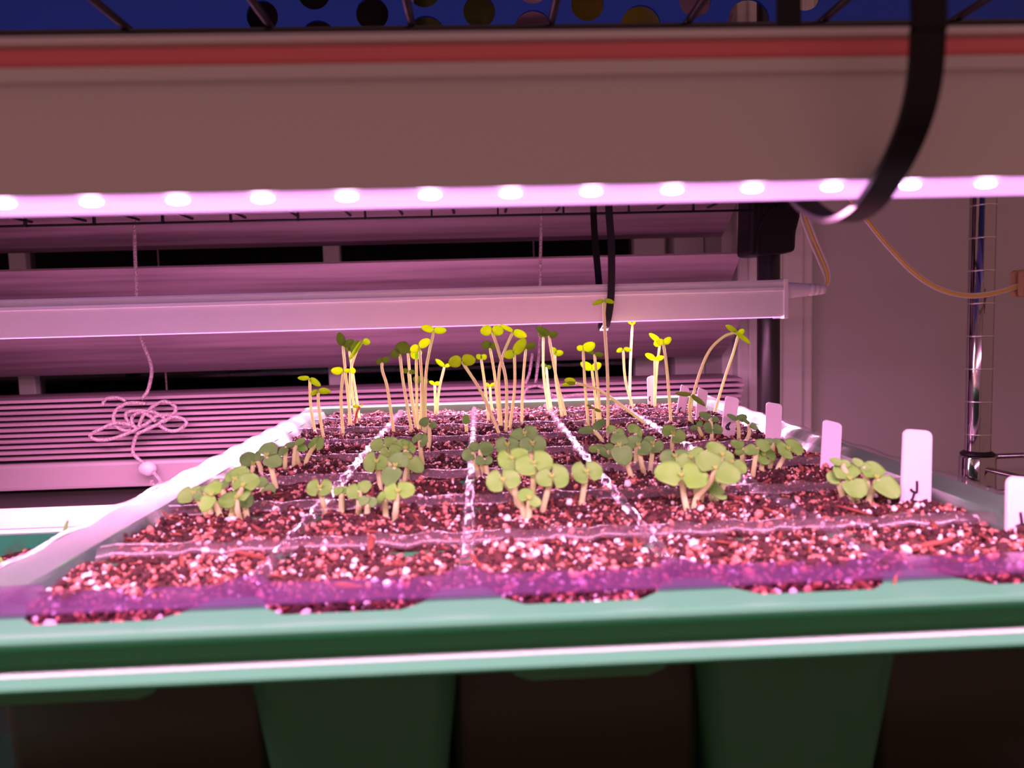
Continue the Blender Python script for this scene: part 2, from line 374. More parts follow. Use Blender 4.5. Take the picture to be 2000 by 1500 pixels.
# plug and lead of the far light
lead = thing('power_lead', tuple(atY(1575, 566, .556)), 'twin yellow and clear power lead with ribbed white plug on the far light', 'power cord')
px0, px1 = .2265, atY(1612, 562, .556)[0]; L = px1 - px0; pc = atY(1541, 567, .556)
prof = [(.0062, 0), (.0060, .004), (.0048, L * .56), (.0040, L * .60), (.0047, L * .62), (.0045, L * .70), (.0036, L * .72), (.0043, L * .74), (.0041, L * .82), (.0033, L * .84), (.0039, L * .87), (.0034, L)]
MB().lathe(prof, (px0, .556, pc[2]), 'x', 20).build('plug', WHITE_PL, lead, bevel=0)
w1 = [(1609, 560, .556), (1616, 548, .556), (1612, 525, .557), (1597, 490, .558), (1581, 450, .558), (1569, 412, .56), (1566, 378, .56), (1585, 330, .56), (1625, 335, .56), (1660, 385, .56), (1690, 425, .56), (1730, 475, .56), (1780, 528, .558), (1830, 562, .555), (1885, 577, .552), (1940, 573, .548), (1996, 556, .545), (2060, 530, .545)]
pth = spline([atY(*p) for p in w1], 6)
for k, (m, r) in enumerate(((WIRE_W, .00085), (WIRE_Y, .00080), (WIRE_W, .00085))):
    q = [];
    for i, p in enumerate(pth):
        d = unit(pth[min(i + 1, len(pth) - 1)] - pth[max(i - 1, 0)]); nn = unit(np.cross(d, [0, 1, 0]))
        s = (k - 1) * (.0026 if i < 30 else .0013) * (.35 + .65 * min(1, i / 14))
        q.append(p + nn * s + np.array([0, -.0007 * (k == 1), 0]))
    MB().tube(q, r, 8).build('wire', m, lead)['label'] = ('clear jacket wire', 'yellow core wire', 'clear jacket wire')[k]
peg = thing('clothespin', tuple(atY(1996, 555, .545)), 'small pale wooden clothespin holding the lead beside the chrome post', 'clothespin')
c = atY(1998, 552, .545)
MB().prism(round_rect(c[0] - .0055, c[0] + .004, c[2] - .0105, c[2] + .0095, .003), .5375, .543, 'y').build('prong', WOOD, peg, bevel=.0006)
MB().prism(round_rect(c[0] - .0045, c[0] + .005, c[2] - .0105, c[2] + .0095, .003), .547, .5525, 'y').build('prong', WOOD, peg, bevel=.0006)
b = MB(); b.lathe([(.0014, -.009), (.0014, .009)], (c[0] + .0035, .545, c[2] - .004), 'y', 10); b.build('spring', CHROME, peg)

# ------------------------------------------------------------------ chrome rack at the side
CX, CYY = .4068, .60
cr = thing('chrome_rack', (CX, CYY, -.9), 'chrome wire rack with ringed post, right of the black rack', 'shelving')
MB().lathe([(.0096, 0), (.0096, 1.7)], (CX, CYY, -.9), 'z', 32).build('post', CHROME, cr)
b = MB()
for k in range(-12, 12):
    zc = atY(1936, 398 + 64.6 * k, CYY - .0095)[2]
    b.lathe([(.00975, -.0006), (.00985, -.0003), (.00985, .0003), (.00975, .0006)], (CX, CYY, zc), 'z', 32)
b.build('post_ring', GROOVE, cr)
zc = atY(1930, 887, CYY)[2]
MB().lathe([(.0143, -.052), (.0139, -.03), (.0136, -.002), (.0125, 0)], (CX, CYY, zc), 'z', 32).build('collar', CHROME, cr)
MB().lathe([(.0128, 0), (.0128, .0012), (.0102, .0032), (.0097, .0036)], (CX, CYY, zc), 'z', 32).build('collar_insert', BLACK_PL, cr)
MB().tube([(CX, CYY - .013, zc - .010), (CX + .016, .50, zc - .011), (CX + .03, .30, zc - .011)], .0022, 10).build('shelf_rod', CHROME, cr)
MB().tube([(CX + .012, CYY, zc - .002), (CX + .5, CYY + .004, zc - .002)], .0022, 10).build('shelf_rod', CHROME, cr)
MB().tube([(CX + .012, CYY, zc - .032), (CX + .5, CYY + .004, zc - .032)], .0022, 10).build('shelf_rod', CHROME, cr)
MB().tube([(CX, CYY - .013, zc - .040), (CX + .016, .50, zc - .041), (CX + .03, .30, zc - .041)], .0022, 10).build('shelf_rod', CHROME, cr)
MB().lathe([(.0022, -.0175), (.0030, -.015), (.0028, -.0135)], (CX + .001, CYY, zc - .026), 'y', 12).build('rivet', CHROME, cr)

# ------------------------------------------------------------------ blue basket on the upper shelf
BY, BX0, BX1, BZ0, BZ1 = .405, -.36, .335, SZ + .0032, .30
bk = thing('storage_basket', (-.06, BY + .08, BZ0), 'deep blue plastic storage basket with round holes on the upper shelf', 'basket')
holes = [(512, 32, 29), (622, 74, 32), (613, -14, 30), (727, 27, 30), (833, 68, 35), (828, -18, 30), (936, 22, 30), (1042, 58, 36), (1040, -25, 30), (1147, 8, 31), (1252, 50, 38), (1250, -35, 30), (1358, 0, 31), (1463, 40, 40), (1462, -42, 30), (1572, -12, 31)]
H2 = []
for px, py, r in holes:
    p = atY(px, py, BY); H2.append((p[0], p[2], r * BY / F))
# the same grid carries on below, behind the light bar
for x, z, r in list(H2[:1]): pass
def punched(x0, x1, z0, z1, holes, y, t):
    """A wall with round holes: fine grid cells whose inner edges follow each hole's circle."""
    import bmesh
    from mathutils.geometry import delaunay_2d_cdt
    pts = []; edges = []
    def loop(ps):
        n0 = len(pts); pts.extend([Vector(p) for p in ps]); k = len(ps)
        edges.extend([(n0 + i, n0 + (i + 1) % k) for i in range(k)])
    loop([(x0, z0), (x1, z0), (x1, z1), (x0, z1)])
    for x, z, r in holes: loop([(x + r * math.cos(2 * math.pi * i / 28), z + r * math.sin(2 * math.pi * i / 28)) for i in range(28)])
    vs, es, fs, *_ = delaunay_2d_cdt(pts, edges, [], 0, 1e-6)
    keep = []
    for f in fs:
        cx = sum(vs[i][0] for i in f) / len(f); cz = sum(vs[i][1] for i in f) / len(f)
        if all((cx - x) ** 2 + (cz - z) ** 2 > (r * .985) ** 2 for x, z, r in holes): keep.append(tuple(f))
    b = MB(); n = len(vs)
    V = [(p[0], y, p[1]) for p in vs] + [(p[0], y + t, p[1]) for p in vs]
    cnt = {}
    for f in keep:
        for i in range(len(f)): e = (f[i], f[(i + 1) % len(f)]); cnt[e] = 1
    side = [(a, b_, b_ + n, a + n) for (a, b_) in cnt if (b_, a) not in cnt]
    b.add(V, keep + [tuple(i + n for i in f[::-1]) for f in keep] + side); return b
punched(BX0, BX1, BZ0, BZ1, H2, BY, .0018).build('front_wall', BLUE, bk)
MB().box(BX0, BX1, BY - .004, BY + .006, BZ1 - .001, BZ1 + .008).build('basket_rim', BLUE, bk, bevel=.002)
MB().box(BX0, BX0 + .002, BY + .0018, BY + .16, BZ0, BZ1).build('side_wall', BLUE, bk)
MB().box(BX1 - .002, BX1, BY + .0018, BY + .16, BZ0, BZ1).build('side_wall', BLUE, bk)
MB().box(BX0 + .002, BX1 - .002, BY + .0018, BY + .16, BZ0, BZ0 + .002).build('basket_floor', BLUE, bk)
# leafy contents glimpsed through the holes
def bottle(x, y, z, r, h, m, name, label, cat, cap):
    t = thing(name, (x, y, z), label, cat)
    MB().lathe([(r * .96, 0), (r, .002), (r, h * .80), (r * .85, h * .88), (r * .4, h * .93), (r * .4, h)], (x, y, z), 'z', 28).build('body', m, t)
    MB().lathe([(r * .45, h), (r * .45, h + .012), (r * .4, h + .013)], (x, y, z), 'z', 20).build('cap', cap, t)
bz = BZ0 + .0022
bottle(-.002, BY + .055, bz, .030, .17, mat('olive_plastic', (.16, .20, .03), .3), 'bottle', 'olive green bottle seen through the basket holes', 'bottle', BLACK_PL)
bottle(.083, BY + .060, bz, .030, .17, mat('mustard_plastic', (.42, .36, .03), .35), 'bottle', 'mustard yellow bottle seen through the basket holes', 'bottle', WHITE_PL)
MB().prism(round_rect(-.150, -.045, BY + .035, BY + .115, .01), bz, bz + .12, 'z').build('storage_box', mat('dark_card', (.03, .018, .02), .7), None, bevel=.002)
tag(bpy.data.objects['storage_box'], 'dark box standing inside the blue basket, behind its holes', 'box')

# ------------------------------------------------------------------ seedling tray
X0, PXT, NX = -.1075, .0512, 5
Y0, PYT, NY = .1650, .0465, 8
X1, Y1 = X0 + PXT * NX, Y0 + PYT * NY
tray = thing('seedling_tray', (.02, .35, -.064), 'green plastic seedling tray with deep cells, filling the shelf', 'tray')
xs = [X0 + PXT * k for k in range(NX + 1)]
# front rim: scalloped top sheet with tongues reaching between the cells
out = []
for k in range(NX):
    a, c2 = xs[k], xs[k + 1]
    if k == 0: out += [(a - .018, .1515), (a - .018, .1725)] + [(a - .003, .1725)]
    n = 10
    for j in range(n + 1):
        t = j / n; u = a + .0050 + (PXT - .0100) * t
        e = min(1, min(t, 1 - t) / .16); e = e * e * (3 - 2 * e)
        out.append((u, .1690 - .0118 * e))
out += [(X1 + .018, .1690), (X1 + .018, .1515)]
b = MB(); b.prism(out, -.0016, -.0001, 'z'); b.build('front_rim', GREEN, tray, bevel=.0003)
fl = [(.1530, -.0001), (.1506, -.0000), (.1498, -.0003), (.1493, -.0010), (.1493, -.0016), (.1500, -.0022), (.1507, -.0030), (.1508, -.0060), (.1503, -.0070), (.1492, -.0078), (.1475, -.0082), (.1462, -.0085), (.1459, -.0090), (.1462, -.0096), (.1478, -.0095), (.1498, -.0091), (.1512, -.0080), (.1518, -.0062), (.1518, -.0028), (.1530, -.0016)]
MB().prism(fl, X0 - .018, X1 + .018).build('rim_lip', GREEN, tray)
for px, wd in ((95, .046), (1150, .034), (2200, .034)):
    x = atY(px, 1320, .150)[0]
    MB().prism([(x - wd / 2, -.0094), (x + wd / 2, -.0094), (x + wd / 2 - .002, -.0116), (x + wd / 2 - .005, -.0127), (x - wd / 2 + .005, -.0127), (x - wd / 2 + .002, -.0116)], .1482, .1494, 'y').build('grip_tab', GREEN, tray)
b = MB()
b.prism([(X0 - .018, -.0001), (X0 - .0035, -.0001), (X0 - .0015, -.006), (X0 - .0035, -.0016), (X0 - .0165, -.0016), (X0 - .0195, -.010), (X0 - .0205, -.0096)], .1726, Y1 + .014, 'y')
b.build('side_rim', GREEN, tray)
b = MB()
b.prism([(X1 + .018, -.0001), (X1 + .0035, -.0001), (X1 + .0015, -.006), (X1 + .0035, -.0016), (X1 + .0165, -.0016), (X1 + .0195, -.010), (X1 + .0205, -.0096)], .1692, Y1 + .014, 'y')
b.build('side_rim', GREEN, tray)
b = MB(); b.box(X0 - .018, X1 + .018, Y1 + .001, Y1 + .0025, -.0064, .0022); b.box(X0 - .018, X1 + .018, Y1 + .0025, Y1 + .013, .0008, .0022); b.build('rear_rim', GREEN, tray)
def pot(b, cx, cy):
    top = round_rect(cx - PXT / 2 + .0008, cx + PXT / 2 - .0008, cy - PYT / 2 + .0002, cy + PYT / 2 - .0008, .006)
    n = len(top); V = []
    for s, z in ((1, -.0035), (.955, -.016), (.88, -.032), (.80, -.048), (.745, -.060), (.70, -.0635)):
        V += [(cx + (x - cx) * s, cy + (y - cy) * s, z) for x, y in top]
    f = [(i * n + k, i * n + (k + 1) % n, (i + 1) * n + (k + 1) % n, (i + 1) * n + k) for i in range(5) for k in range(n)]
    b.add(V, f, True); b.add(V[-n:], [tuple(range(n))])
cells = [(X0 + PXT * (i + .5), Y0 - .003 + PYT * (j + .5)) for j in range(NY) for i in range(NX)]
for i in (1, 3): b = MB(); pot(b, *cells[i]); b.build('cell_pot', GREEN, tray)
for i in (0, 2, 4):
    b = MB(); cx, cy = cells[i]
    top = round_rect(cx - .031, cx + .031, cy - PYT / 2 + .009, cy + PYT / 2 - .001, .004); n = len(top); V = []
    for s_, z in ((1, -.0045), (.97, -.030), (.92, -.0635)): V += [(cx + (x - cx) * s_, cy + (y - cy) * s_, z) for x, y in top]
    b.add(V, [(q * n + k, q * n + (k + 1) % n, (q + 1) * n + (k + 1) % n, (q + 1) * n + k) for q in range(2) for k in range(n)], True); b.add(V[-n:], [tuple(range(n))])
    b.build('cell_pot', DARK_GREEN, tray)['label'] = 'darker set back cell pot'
b = MB()
for c in cells[NX:]: pot(b, *c)
o = b.build('rear_cell_pots', GREEN, tray); o['kind'] = 'stuff'
b = MB()
for x in xs: b.box(x - .0012, x + .0012, .182, Y1, -.0058, -.0045)
for j in range(NY + 1): b.box(X0, X1, Y0 - .001 + PYT * j, Y0 + .001 + PYT * j, -.0058, -.0045)
b.build('cell_web', GREEN, tray)

# clear insert over the green tray
ins = thing('clear_insert', (.02, .35, -.004), 'clear plastic cell insert with purple sheen lying over the green tray', 'insert')
fo = [(X0 - .010, .1607), (X1 + .012, .1607)]
inner = []
for k in range(NX):
    a = xs[k]
    for j in range(13):
        t = j / 12; u = a + .0022 + (PXT - .0044) * t
        e = min(1, min(t, 1 - t) / .13); e = math.sqrt(max(0, 1 - (1 - e) ** 2))
        inner.append((u, .1800 - .0058 * e))
b = MB(); b.prism(fo + [(X1 + .012, .1795)] + inner[::-1] + [(X0 - .010, .1795)], .0006, .0011, 'z')
b.build('front_flange', CLEAR_FLANGE, ins)
b = MB()
def wavy(a, bb, n, horizontal, c0, hw):
    for i in range(n):
        t0, t1 = a + (bb - a) * i / n, a + (bb - a) * (i + 1) / n
    P = []
    for i in range(n + 1):
        t = a + (bb - a) * i / n; dz = .0004 * math.sin(37 * t * 10 + c0 * 91) + .0003 * math.sin(97 * t * 10 + c0 * 33); wv = hw * (1 + .35 * math.sin(61 * t * 10 + c0 * 17))
        for s, dzz in ((-1, -.0028), (-.45, .0002), (.45, .0002), (1, -.0028)):
            P.append((t, c0 + s * wv, dz + dzz) if horizontal else (c0 + s * wv, t, dz + dzz))
    f = [(i * 4 + k, i * 4 + k + 1, i * 4 + 5 + k, i * 4 + 4 + k) for i in range(n) for k in range(3)]
    return P, f
for j in range(1, NY):
    b = MB(); b.add(*wavy(X0, X1, 60, True, Y0 + PYT * j, .0021), True); b.v = [(p[0], p[1], p[2] + .0007) for p in b.v]; b.build('cross_divider', CLEAR_GLARE if j > 2 else CLEAR, ins, fix=False)
for k in range(1, NX):
    b = MB(); b.add(*wavy(.178, Y1, 90, False, xs[k], .0023), True); b.build('long_divider', CLEAR, ins, fix=False)
for sgn, xe, nm in ((-1, X0, 'l'), (1, X1, 'r')):
    b = MB(); P = []; n = 90
    for i in range(n + 1):
        t = i / n; y = .1610 + (Y1 + .008 - .1610) * t; sc = .0012 * abs(math.sin(math.pi * (y - Y0) / PYT))
        for d, z in ((-.0005 - sc, -.0060), (.0028, -.0008), (.0060, .0022), (.0100, .0034), (.0125, .0036), (.0130, .0022)):
            P.append((xe + sgn * d, y, z + .0004 * math.sin(y * 210)))
    b.add(P, [(i * 6 + k, i * 6 + k + 1, i * 6 + 7 + k, i * 6 + 6 + k) for i in range(n) for k in range(5)], True)
    b.build('side_flange', CLEAR, ins, fix=False)
b = MB(); b.add([(x, y, z) for x in (X0 - .012, X1 + .012) for y, z in ((Y1 - .0005, -.005), (Y1 + .0004, .0024), (Y1 + .010, .0034), (Y1 + .0105, .0026))], [(0, 1, 5, 4), (1, 2, 6, 5), (2, 3, 7, 6)])
b.build('rear_flange', CLEAR, ins, fix=False)

# ------------------------------------------------------------------ potting soil
def vnoise(x, y, seed):
    g = np.random.default_rng(seed).random((512, 512))
    xi, yi = np.floor(x).astype(int), np.floor(y).astype(int); fx, fy = x - xi, y - yi
    fx, fy = fx * fx * (3 - 2 * fx), fy * fy * (3 - 2 * fy); a = lambda i, j: g[i % 512, j % 512]
    return (a(xi, yi) * (1 - fx) + a(xi + 1, yi) * fx) * (1 - fy) + (a(xi, yi + 1) * (1 - fx) + a(xi + 1, yi + 1) * fx) * fy
def cell_height(x, y):
    u = np.mod((x - X0) / PXT, 1) * 2 - 1; v = np.mod((y - Y0) / PYT, 1) * 2 - 1
    v = np.where(y < Y0, -1, v)
    edge = np.maximum(np.abs(u), np.abs(v)); dip = np.clip((edge - .80) / .20, 0, 1)
    back = np.clip((v - .25) / .6, 0, 1)
    h = -.0012 - .0030 * dip - .0022 * back
    h = np.where(y < Y0 + .012, np.minimum(h, -.0014 - .0012 * np.clip((Y0 + .006 - y) / .006, 0, 1)), h)
    lump = (vnoise(x * 160 + 40, y * 160 + 11, 3) - .5) * .0042 + (vnoise(x * 420 + 9, y * 420 + 3, 4) - .5) * .0022
    return h + lump
def soil_object(name, bx, hfun, res, n_gr, label, cat, sizes, near, hole=None):
    x0, x1, y0, y1 = bx
    nx, ny = int((x1 - x0) / res), int((y1 - y0) / res)
    gx, gy = np.meshgrid(np.linspace(x0, x1, nx), np.linspace(y0, y1, ny))
    gz = hfun(gx, gy) + (vnoise(gx * 1100, gy * 1100, 5) - .5) * .0014
    V = [np.stack([gx.ravel(), gy.ravel(), gz.ravel()], 1)]
    i = np.arange(nx * ny).reshape(ny, nx)
    Fq = np.stack([i[:-1, :-1].ravel(), i[:-1, 1:].ravel(), i[1:, 1:].ravel(), i[1:, :-1].ravel()], 1)
    if hole: Fq = Fq[~hole(gx[:-1, :-1].ravel(), gy[:-1, :-1].ravel())]
    # crumbs: squashed icosahedra
    p = (1 + 5 ** .5) / 2
    ico = np.array([(-1, p, 0), (1, p, 0), (-1, -p, 0), (1, -p, 0), (0, -1, p), (0, 1, p), (0, -1, -p), (0, 1, -p), (p, 0, -1), (p, 0, 1), (-p, 0, -1), (-p, 0, 1)]) / 1.9
    icf = np.array([(0, 11, 5), (0, 5, 1), (0, 1, 7), (0, 7, 10), (0, 10, 11), (1, 5, 9), (5, 11, 4), (11, 10, 2), (10, 7, 6), (7, 1, 8), (3, 9, 4), (3, 4, 2), (3, 2, 6), (3, 6, 8), (3, 8, 9), (4, 9, 5), (2, 4, 11), (6, 2, 10), (8, 6, 7), (9, 8, 1)])
    G = n_gr
    t = rng.random(G); py = y0 + (y1 - y0) * (t ** near); px = x0 + (x1 - x0) * rng.random(G)
    kind = rng.choice(4, G, p=[.10, .28, .07, .55])     # perlite, vermiculite, bark, peat
    s = np.exp(rng.normal(0, .42, G)) * np.array([.00050, .00054, .00062, .00056])[kind] * sizes
    s = np.minimum(s, .0015)
    ax = np.stack([s * rng.uniform(.7, 1.25, G), s * rng.uniform(.7, 1.25, G), s * rng.uniform(.5, 1, G)], 1)
    ax[kind == 2, 0] *= 3.4; ax[kind == 2, 1] *= .55; ax[kind == 2, 2] *= .55
    q = rng.normal(size=(G, 4)); q[kind == 2, 1:3] *= .25; q /= np.linalg.norm(q, axis=1)[:, None]
    w_, x_, y_, z_ = q.T
    Rm = np.stack([1 - 2 * (y_ * y_ + z_ * z_), 2 * (x_ * y_ - z_ * w_), 2 * (x_ * z_ + y_ * w_), 2 * (x_ * y_ + z_ * w_), 1 - 2 * (x_ * x_ + z_ * z_), 2 * (y_ * z_ - x_ * w_), 2 * (x_ * z_ - y_ * w_), 2 * (y_ * z_ + x_ * w_), 1 - 2 * (x_ * x_ + y_ * y_)], 1).reshape(G, 3, 3)
    loc = ico[None] * (1 + rng.uniform(-.22, .22, (G, 12, 1))) * ax[:, None, :]
    pos = np.einsum('gij,gvj->gvi', Rm, loc)
    pz = hfun(px, py) + s * rng.uniform(-.1, .75, G)
    pos += np.stack([px, py, pz], 1)[:, None, :]
    base = nx * ny
    V.append(pos.reshape(-1, 3)); Tt = (icf[None] + (base + 12 * np.arange(G))[:, None, None]).reshape(-1, 3)
    V = np.concatenate(V); me = bpy.data.meshes.new(name)
    nq, ntri = len(Fq), len(Tt)
    me.vertices.add(len(V)); me.vertices.foreach_set('co', V.astype(np.float32).ravel())
    me.loops.add(nq * 4 + ntri * 3); me.loops.foreach_set('vertex_index', np.concatenate([Fq.ravel(), Tt.ravel()]).astype(np.int32))
    me.polygons.add(nq + ntri)
    me.polygons.foreach_set('loop_start', np.concatenate([np.arange(nq) * 4, nq * 4 + np.arange(ntri) * 3]).astype(np.int32))
    for m in (SOIL, PERLITE, VERMIC, BARK, PEAT): me.materials.append(m)
    me.polygons.foreach_set('material_index', np.concatenate([np.zeros(nq), np.repeat(kind + 1, 20)]).astype(np.int32))
    me.update(calc_edges=True); me.validate()
    o = bpy.data.objects.new(name, me); COL.objects.link(o)
    return tag(o, label, cat, kind='stuff')
soil_object('potting_soil', (X0 + .0005, X1 - .0005, .1572, Y1 - .0005), cell_height, .0008, 68000, 'dark reddish potting soil with pale grains filling the tray cells', 'soil', 1.0, 1.5, lambda x, y: (y < .1740) & (np.abs(np.mod((x - X0) / PXT + .5, 1) - .5) < .10))

# ------------------------------------------------------------------ neighbouring tray on the left
nt_ = thing('seedling_tray', (-.26, .19, -.064), 'second green seedling tray, half hidden at the far left', 'tray')
TX0, TX1, TY1, TZ = -.44, -.136, .288, -.0135
b = MB(); b.box(TX0, TX1, TY1 - .0015, TY1, TZ - .05, TZ - .001); b.box(TX0, TX1, TY1 - .0005, TY1 + .007, TZ - .002, TZ - .0008); b.box(TX0, TX1, TY1 + .006, TY1 + .007, TZ - .008, TZ - .0008)
b.box(TX1 - .0015, TX1, .10, TY1, TZ - .05, TZ - .004); b.box(TX0, TX0 + .0015, .10, TY1, TZ - .05, TZ - .001); b.box(TX0, TX1, .10, .1015, TZ - .05, TZ - .006); b.box(TX0, TX1, .10, TY1, TZ - .0505, TZ - .049)
b.build('tray_body', GREEN_DIRTY, nt_)
soil_object('potting_soil', (TX0 + .002, TX1 - .002, .102, TY1 - .002), lambda x, y: -.0245 - .004 * np.clip((x + .19) / -.03, -1, .3) + (vnoise(x * 110, y * 110, 8) - .5) * .008, .0018, 5200, 'reddish potting soil in the neighbouring tray at the left', 'soil', 1.05, .7)

# ------------------------------------------------------------------ plant labels
def plant_label(quad, strokes, label, base):
    Y = atZ(*base, -.002)[1]
    P = [atY(px, py, Y) for px, py in quad]                # top left, top right, bottom right, bottom left
    TL, TR, BR, BL = P
    dn = np.array([0, 0, -1.]) * .012
    t = thing('plant_label', tuple((BL + BR) / 2), label, 'plant label', 'white plant labels')
    r = .22 * np.linalg.norm(TR - TL); out = []
    ex, ez = unit(TR - TL), unit(BL - TL)
    for k in range(6):
        a = math.pi / 2 * k / 5; out.append(TL + ex * r * (1 - math.sin(a)) * 1 + ez * r * (1 - math.cos(a)) if False else TL + ex * r * (1 - math.cos(a)) + ez * r * (1 - math.sin(a)))
    out2 = []
    ez2 = unit(BR - TR)
    for k in range(6):
        a = math.pi / 2 * k / 5; out2.append(TR - ex * r * (1 - math.sin(a)) + ez2 * r * (1 - math.cos(a)))
    out = out + out2 + [BR + unit(BR - TR) * .010, BL + unit(BL - TL) * .010]
    MB().prism([(p[0], p[2]) for p in out], Y, Y + .0009, 'y').build('stake', LABEL_PL, t)
    if strokes:
        b = MB()
        for s in strokes: b.tube(spline([atY(px, py, Y - .00008) for px, py in s], 4), .00042, 6)
        b.build('ink_mark', INK, t)['label'] = 'black handwritten mark'
PLAB = [
 ([(1968, 930), (2042, 936), (2046, 1058), (1966, 1046)], [[(1993, 1000), (1995, 1015), (1996, 1024)], [(1984, 1028), (1996, 1024), (2008, 1026)], [(2006, 1004), (2004, 1016), (2010, 1024)]], 'largest white plant label, cut off by the right edge of the photo', (1985, 1036)),
 ([(1766, 838), (1821, 842), (1818, 992), (1760, 986)], [[(1791, 939), (1791, 952), (1790, 962), (1783, 960), (1778, 955)], [(1786, 962), (1783, 972), (1779, 978)], [(1781, 980), (1786, 979), (1792, 980)]], 'white plant label with a black hooked mark, beside the bushy rightmost seedlings', (1790, 987)),
 ([(1609, 819), (1645, 828), (1640, 915), (1603, 926)], [[(1621, 913), (1621, 925)], [(1625, 911), (1629, 920)]], 'plain-topped white plant label against the wall, tick marks at its foot', (1620, 926)),
 ([(1497, 785), (1528, 790), (1525, 862), (1496, 852)], [], 'white plant label in front of the black rack post', (1510, 868)),
 ([(1418, 773), (1444, 778), (1435, 852), (1407, 858)], [[(1427, 825), (1421, 829), (1418, 834), (1420, 838), (1425, 839)], [(1425, 827), (1422, 834), (1425, 839)]], 'white plant label with crescent mark, fourth from the back', (1415, 857)),
 ([(1364, 756), (1383, 764), (1376, 820), (1358, 824)], [[(1368, 813), (1364, 817), (1364, 821)]], 'narrow white plant label, third from the back', (1365, 824)),
 ([(1331, 750), (1347, 760), (1336, 812), (1320, 813)], [[(1331, 796), (1327, 799), (1327, 803), (1329, 806)]], 'leaning white plant label with small curved mark, second from the back', (1326, 812)),
 ([(1264, 738), (1277, 733), (1279, 798), (1266, 794)], [[(1270, 774), (1268, 779), (1270, 783)]], 'farthest white plant label, at the back of the tray', (1270, 797)),
]
for a in PLAB: plant_label(*a)
# ------------------------------------------------------------------ seedlings
def leaf_mesh(b, A, E, wpx, Y, T, shape, seed, cup):
    """Leaf blade from pixel A to pixel E, wpx across, lying in a plane tilted away from the viewer; thin and cupped."""
    r_ = random.Random(seed)
    a = atY(*A, Y); e = atY(*E, Y); sc = Y / F
    def tilt(p): return np.array([p[0], Y + T * (p[2] - a[2]), p[2]])
    a3, e3 = tilt(a), tilt(e); d = e3 - a3; Lh = np.linalg.norm(d); u = d / Lh
    nrm = unit(np.array([0, -1., T])) if T > 0 else np.array([0, 0, 1.])
    v = unit(np.cross(nrm, u)); img = math.hypot(E[0] - A[0], E[1] - A[1])
    # apparent width wpx -> true half width along v
    vi = abs(v[0]) + abs(v[2]) * 0; ap = math.hypot(v[0], v[2]); hw = wpx * sc / 2 / max(.35, ap)
    n, m = 12, 8; top = []; bend = cup * Lh * r_.uniform(.6, 1.3)
    for i in range(n + 1):
        s = i / n
        if shape == 'D': wd = min(1, (s + .03) / .20) ** .6 * math.sqrt(max(0, 1 - max(0, (s - .12) / .88) ** 2.5)); s2 = s - .02
        else: wd = math.sqrt(max(0, math.sin(math.pi * (.03 + .97 * s) ** .82))) if s < 1 else .04
        wd = max(wd, .04)
        for j in range(m + 1):
            c = j / m * 2 - 1
            h = .16 * hw * abs(c) ** 1.5 * (1 if r_ else 1) - bend * s * s + .03 * Lh * math.sin(5 * s + seed)
            top.append(a3 + u * Lh * s + v * hw * wd * c + nrm * h)
    th = .00032; N = len(top)
    V = top + [p - nrm * th for p in top]; W = m + 1
    f = [(i * W + j, i * W + j + 1, i * W + W + j + 1, i * W + W + j) for i in range(n) for j in range(m)]
    g = [tuple(k + N for k in q[::-1]) for q in f]
    rim = [i * W for i in range(n + 1)] + [n * W + j for j in range(1, m + 1)] + [i * W + m for i in range(n - 1, -1, -1)] + [j for j in range(m - 1, 0, -1)]
    e_ = [(rim[k], rim[(k + 1) % len(rim)], rim[(k + 1) % len(rim)] + N, rim[k] + N) for k in range(len(rim))]
    b.add(V, f + g, True); b.add(V, []); nv = len(b.v) - 2 * N
    b.f += [tuple(i + nv - 2 * N for i in q) for q in e_]; b.smooth += [True] * len(e_)
    return b
def seedling(i, row):
    kind, label, base, mids, tip, leaves = row
    B = atZ(*base, -.0025); Y = B[1]; Yd = Y
    t = thing('basil_seedling' if kind == 'b' else 'tall_seedling', tuple(B), label, 'seedling', 'low round leaved seedlings' if kind == 'b' else 'tall thin seedlings')
    pts = [base] + list(mids) + [tip]; r_ = random.Random(i); n = len(pts) - 1; bow = r_.uniform(-.0025, .0025)
    P = [atY(p[0], p[1], Y + bow * math.sin(math.pi * k / n * .9)) for k, p in enumerate(pts)]
    P = [P[0] + np.array([0, 0, -.004])] + P
    yt = P[-1][1]; S = spline(P, 5); k = len(S)
    r0 = .00098 if kind == 'b' else .00085
    MB().tube(S, [r0 * (1.12 - .22 * q / k) for q in range(k - 2)] + [r0 * 1.0, r0 * .8], 8).build('stem', STEM if kind != 'r' else STEM_RED, t)
    lm = LEAF if kind == 'b' else LEAF_T
    if any(k_ in label for k_ in ('dark', 'dim ', 'dull', 'grey')): lm = LEAF_SHADE if kind == 'b' else LEAF_T_SHADE
    elif any(k_ in label for k_ in ('yellow', 'bright', 'lime')): lm = LEAF_LIT if kind == 'b' else LEAF_T_LIT
    for j, (ex, ey, wp) in enumerate(leaves):
        dx, dy = ex - tip[0], ey - tip[1]; q = math.hypot(dx, dy)
        A = (tip[0] + dx / q * 1.0, tip[1] + dy / q * 1.0)
        b = leaf_mesh(MB(), A, (ex, ey), wp, yt + (-.0006 + .0003 * j), .95 if kind == 'b' else .45, 'D' if kind == 'b' and wp > 13 else 'O', i * 3 + j, .10 if kind == 'b' else .16)
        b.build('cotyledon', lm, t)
    if kind == 'b' and max((l[2] for l in leaves), default=0) > 26:
        for s in (-1, 1):
            b = leaf_mesh(MB(), (tip[0], tip[1]), (tip[0] + s * 4, tip[1] - 7), 5, yt - .0014, .4, 'O', i + 50, .1)
            b.build('true_leaf', LEAF_BUD, t)
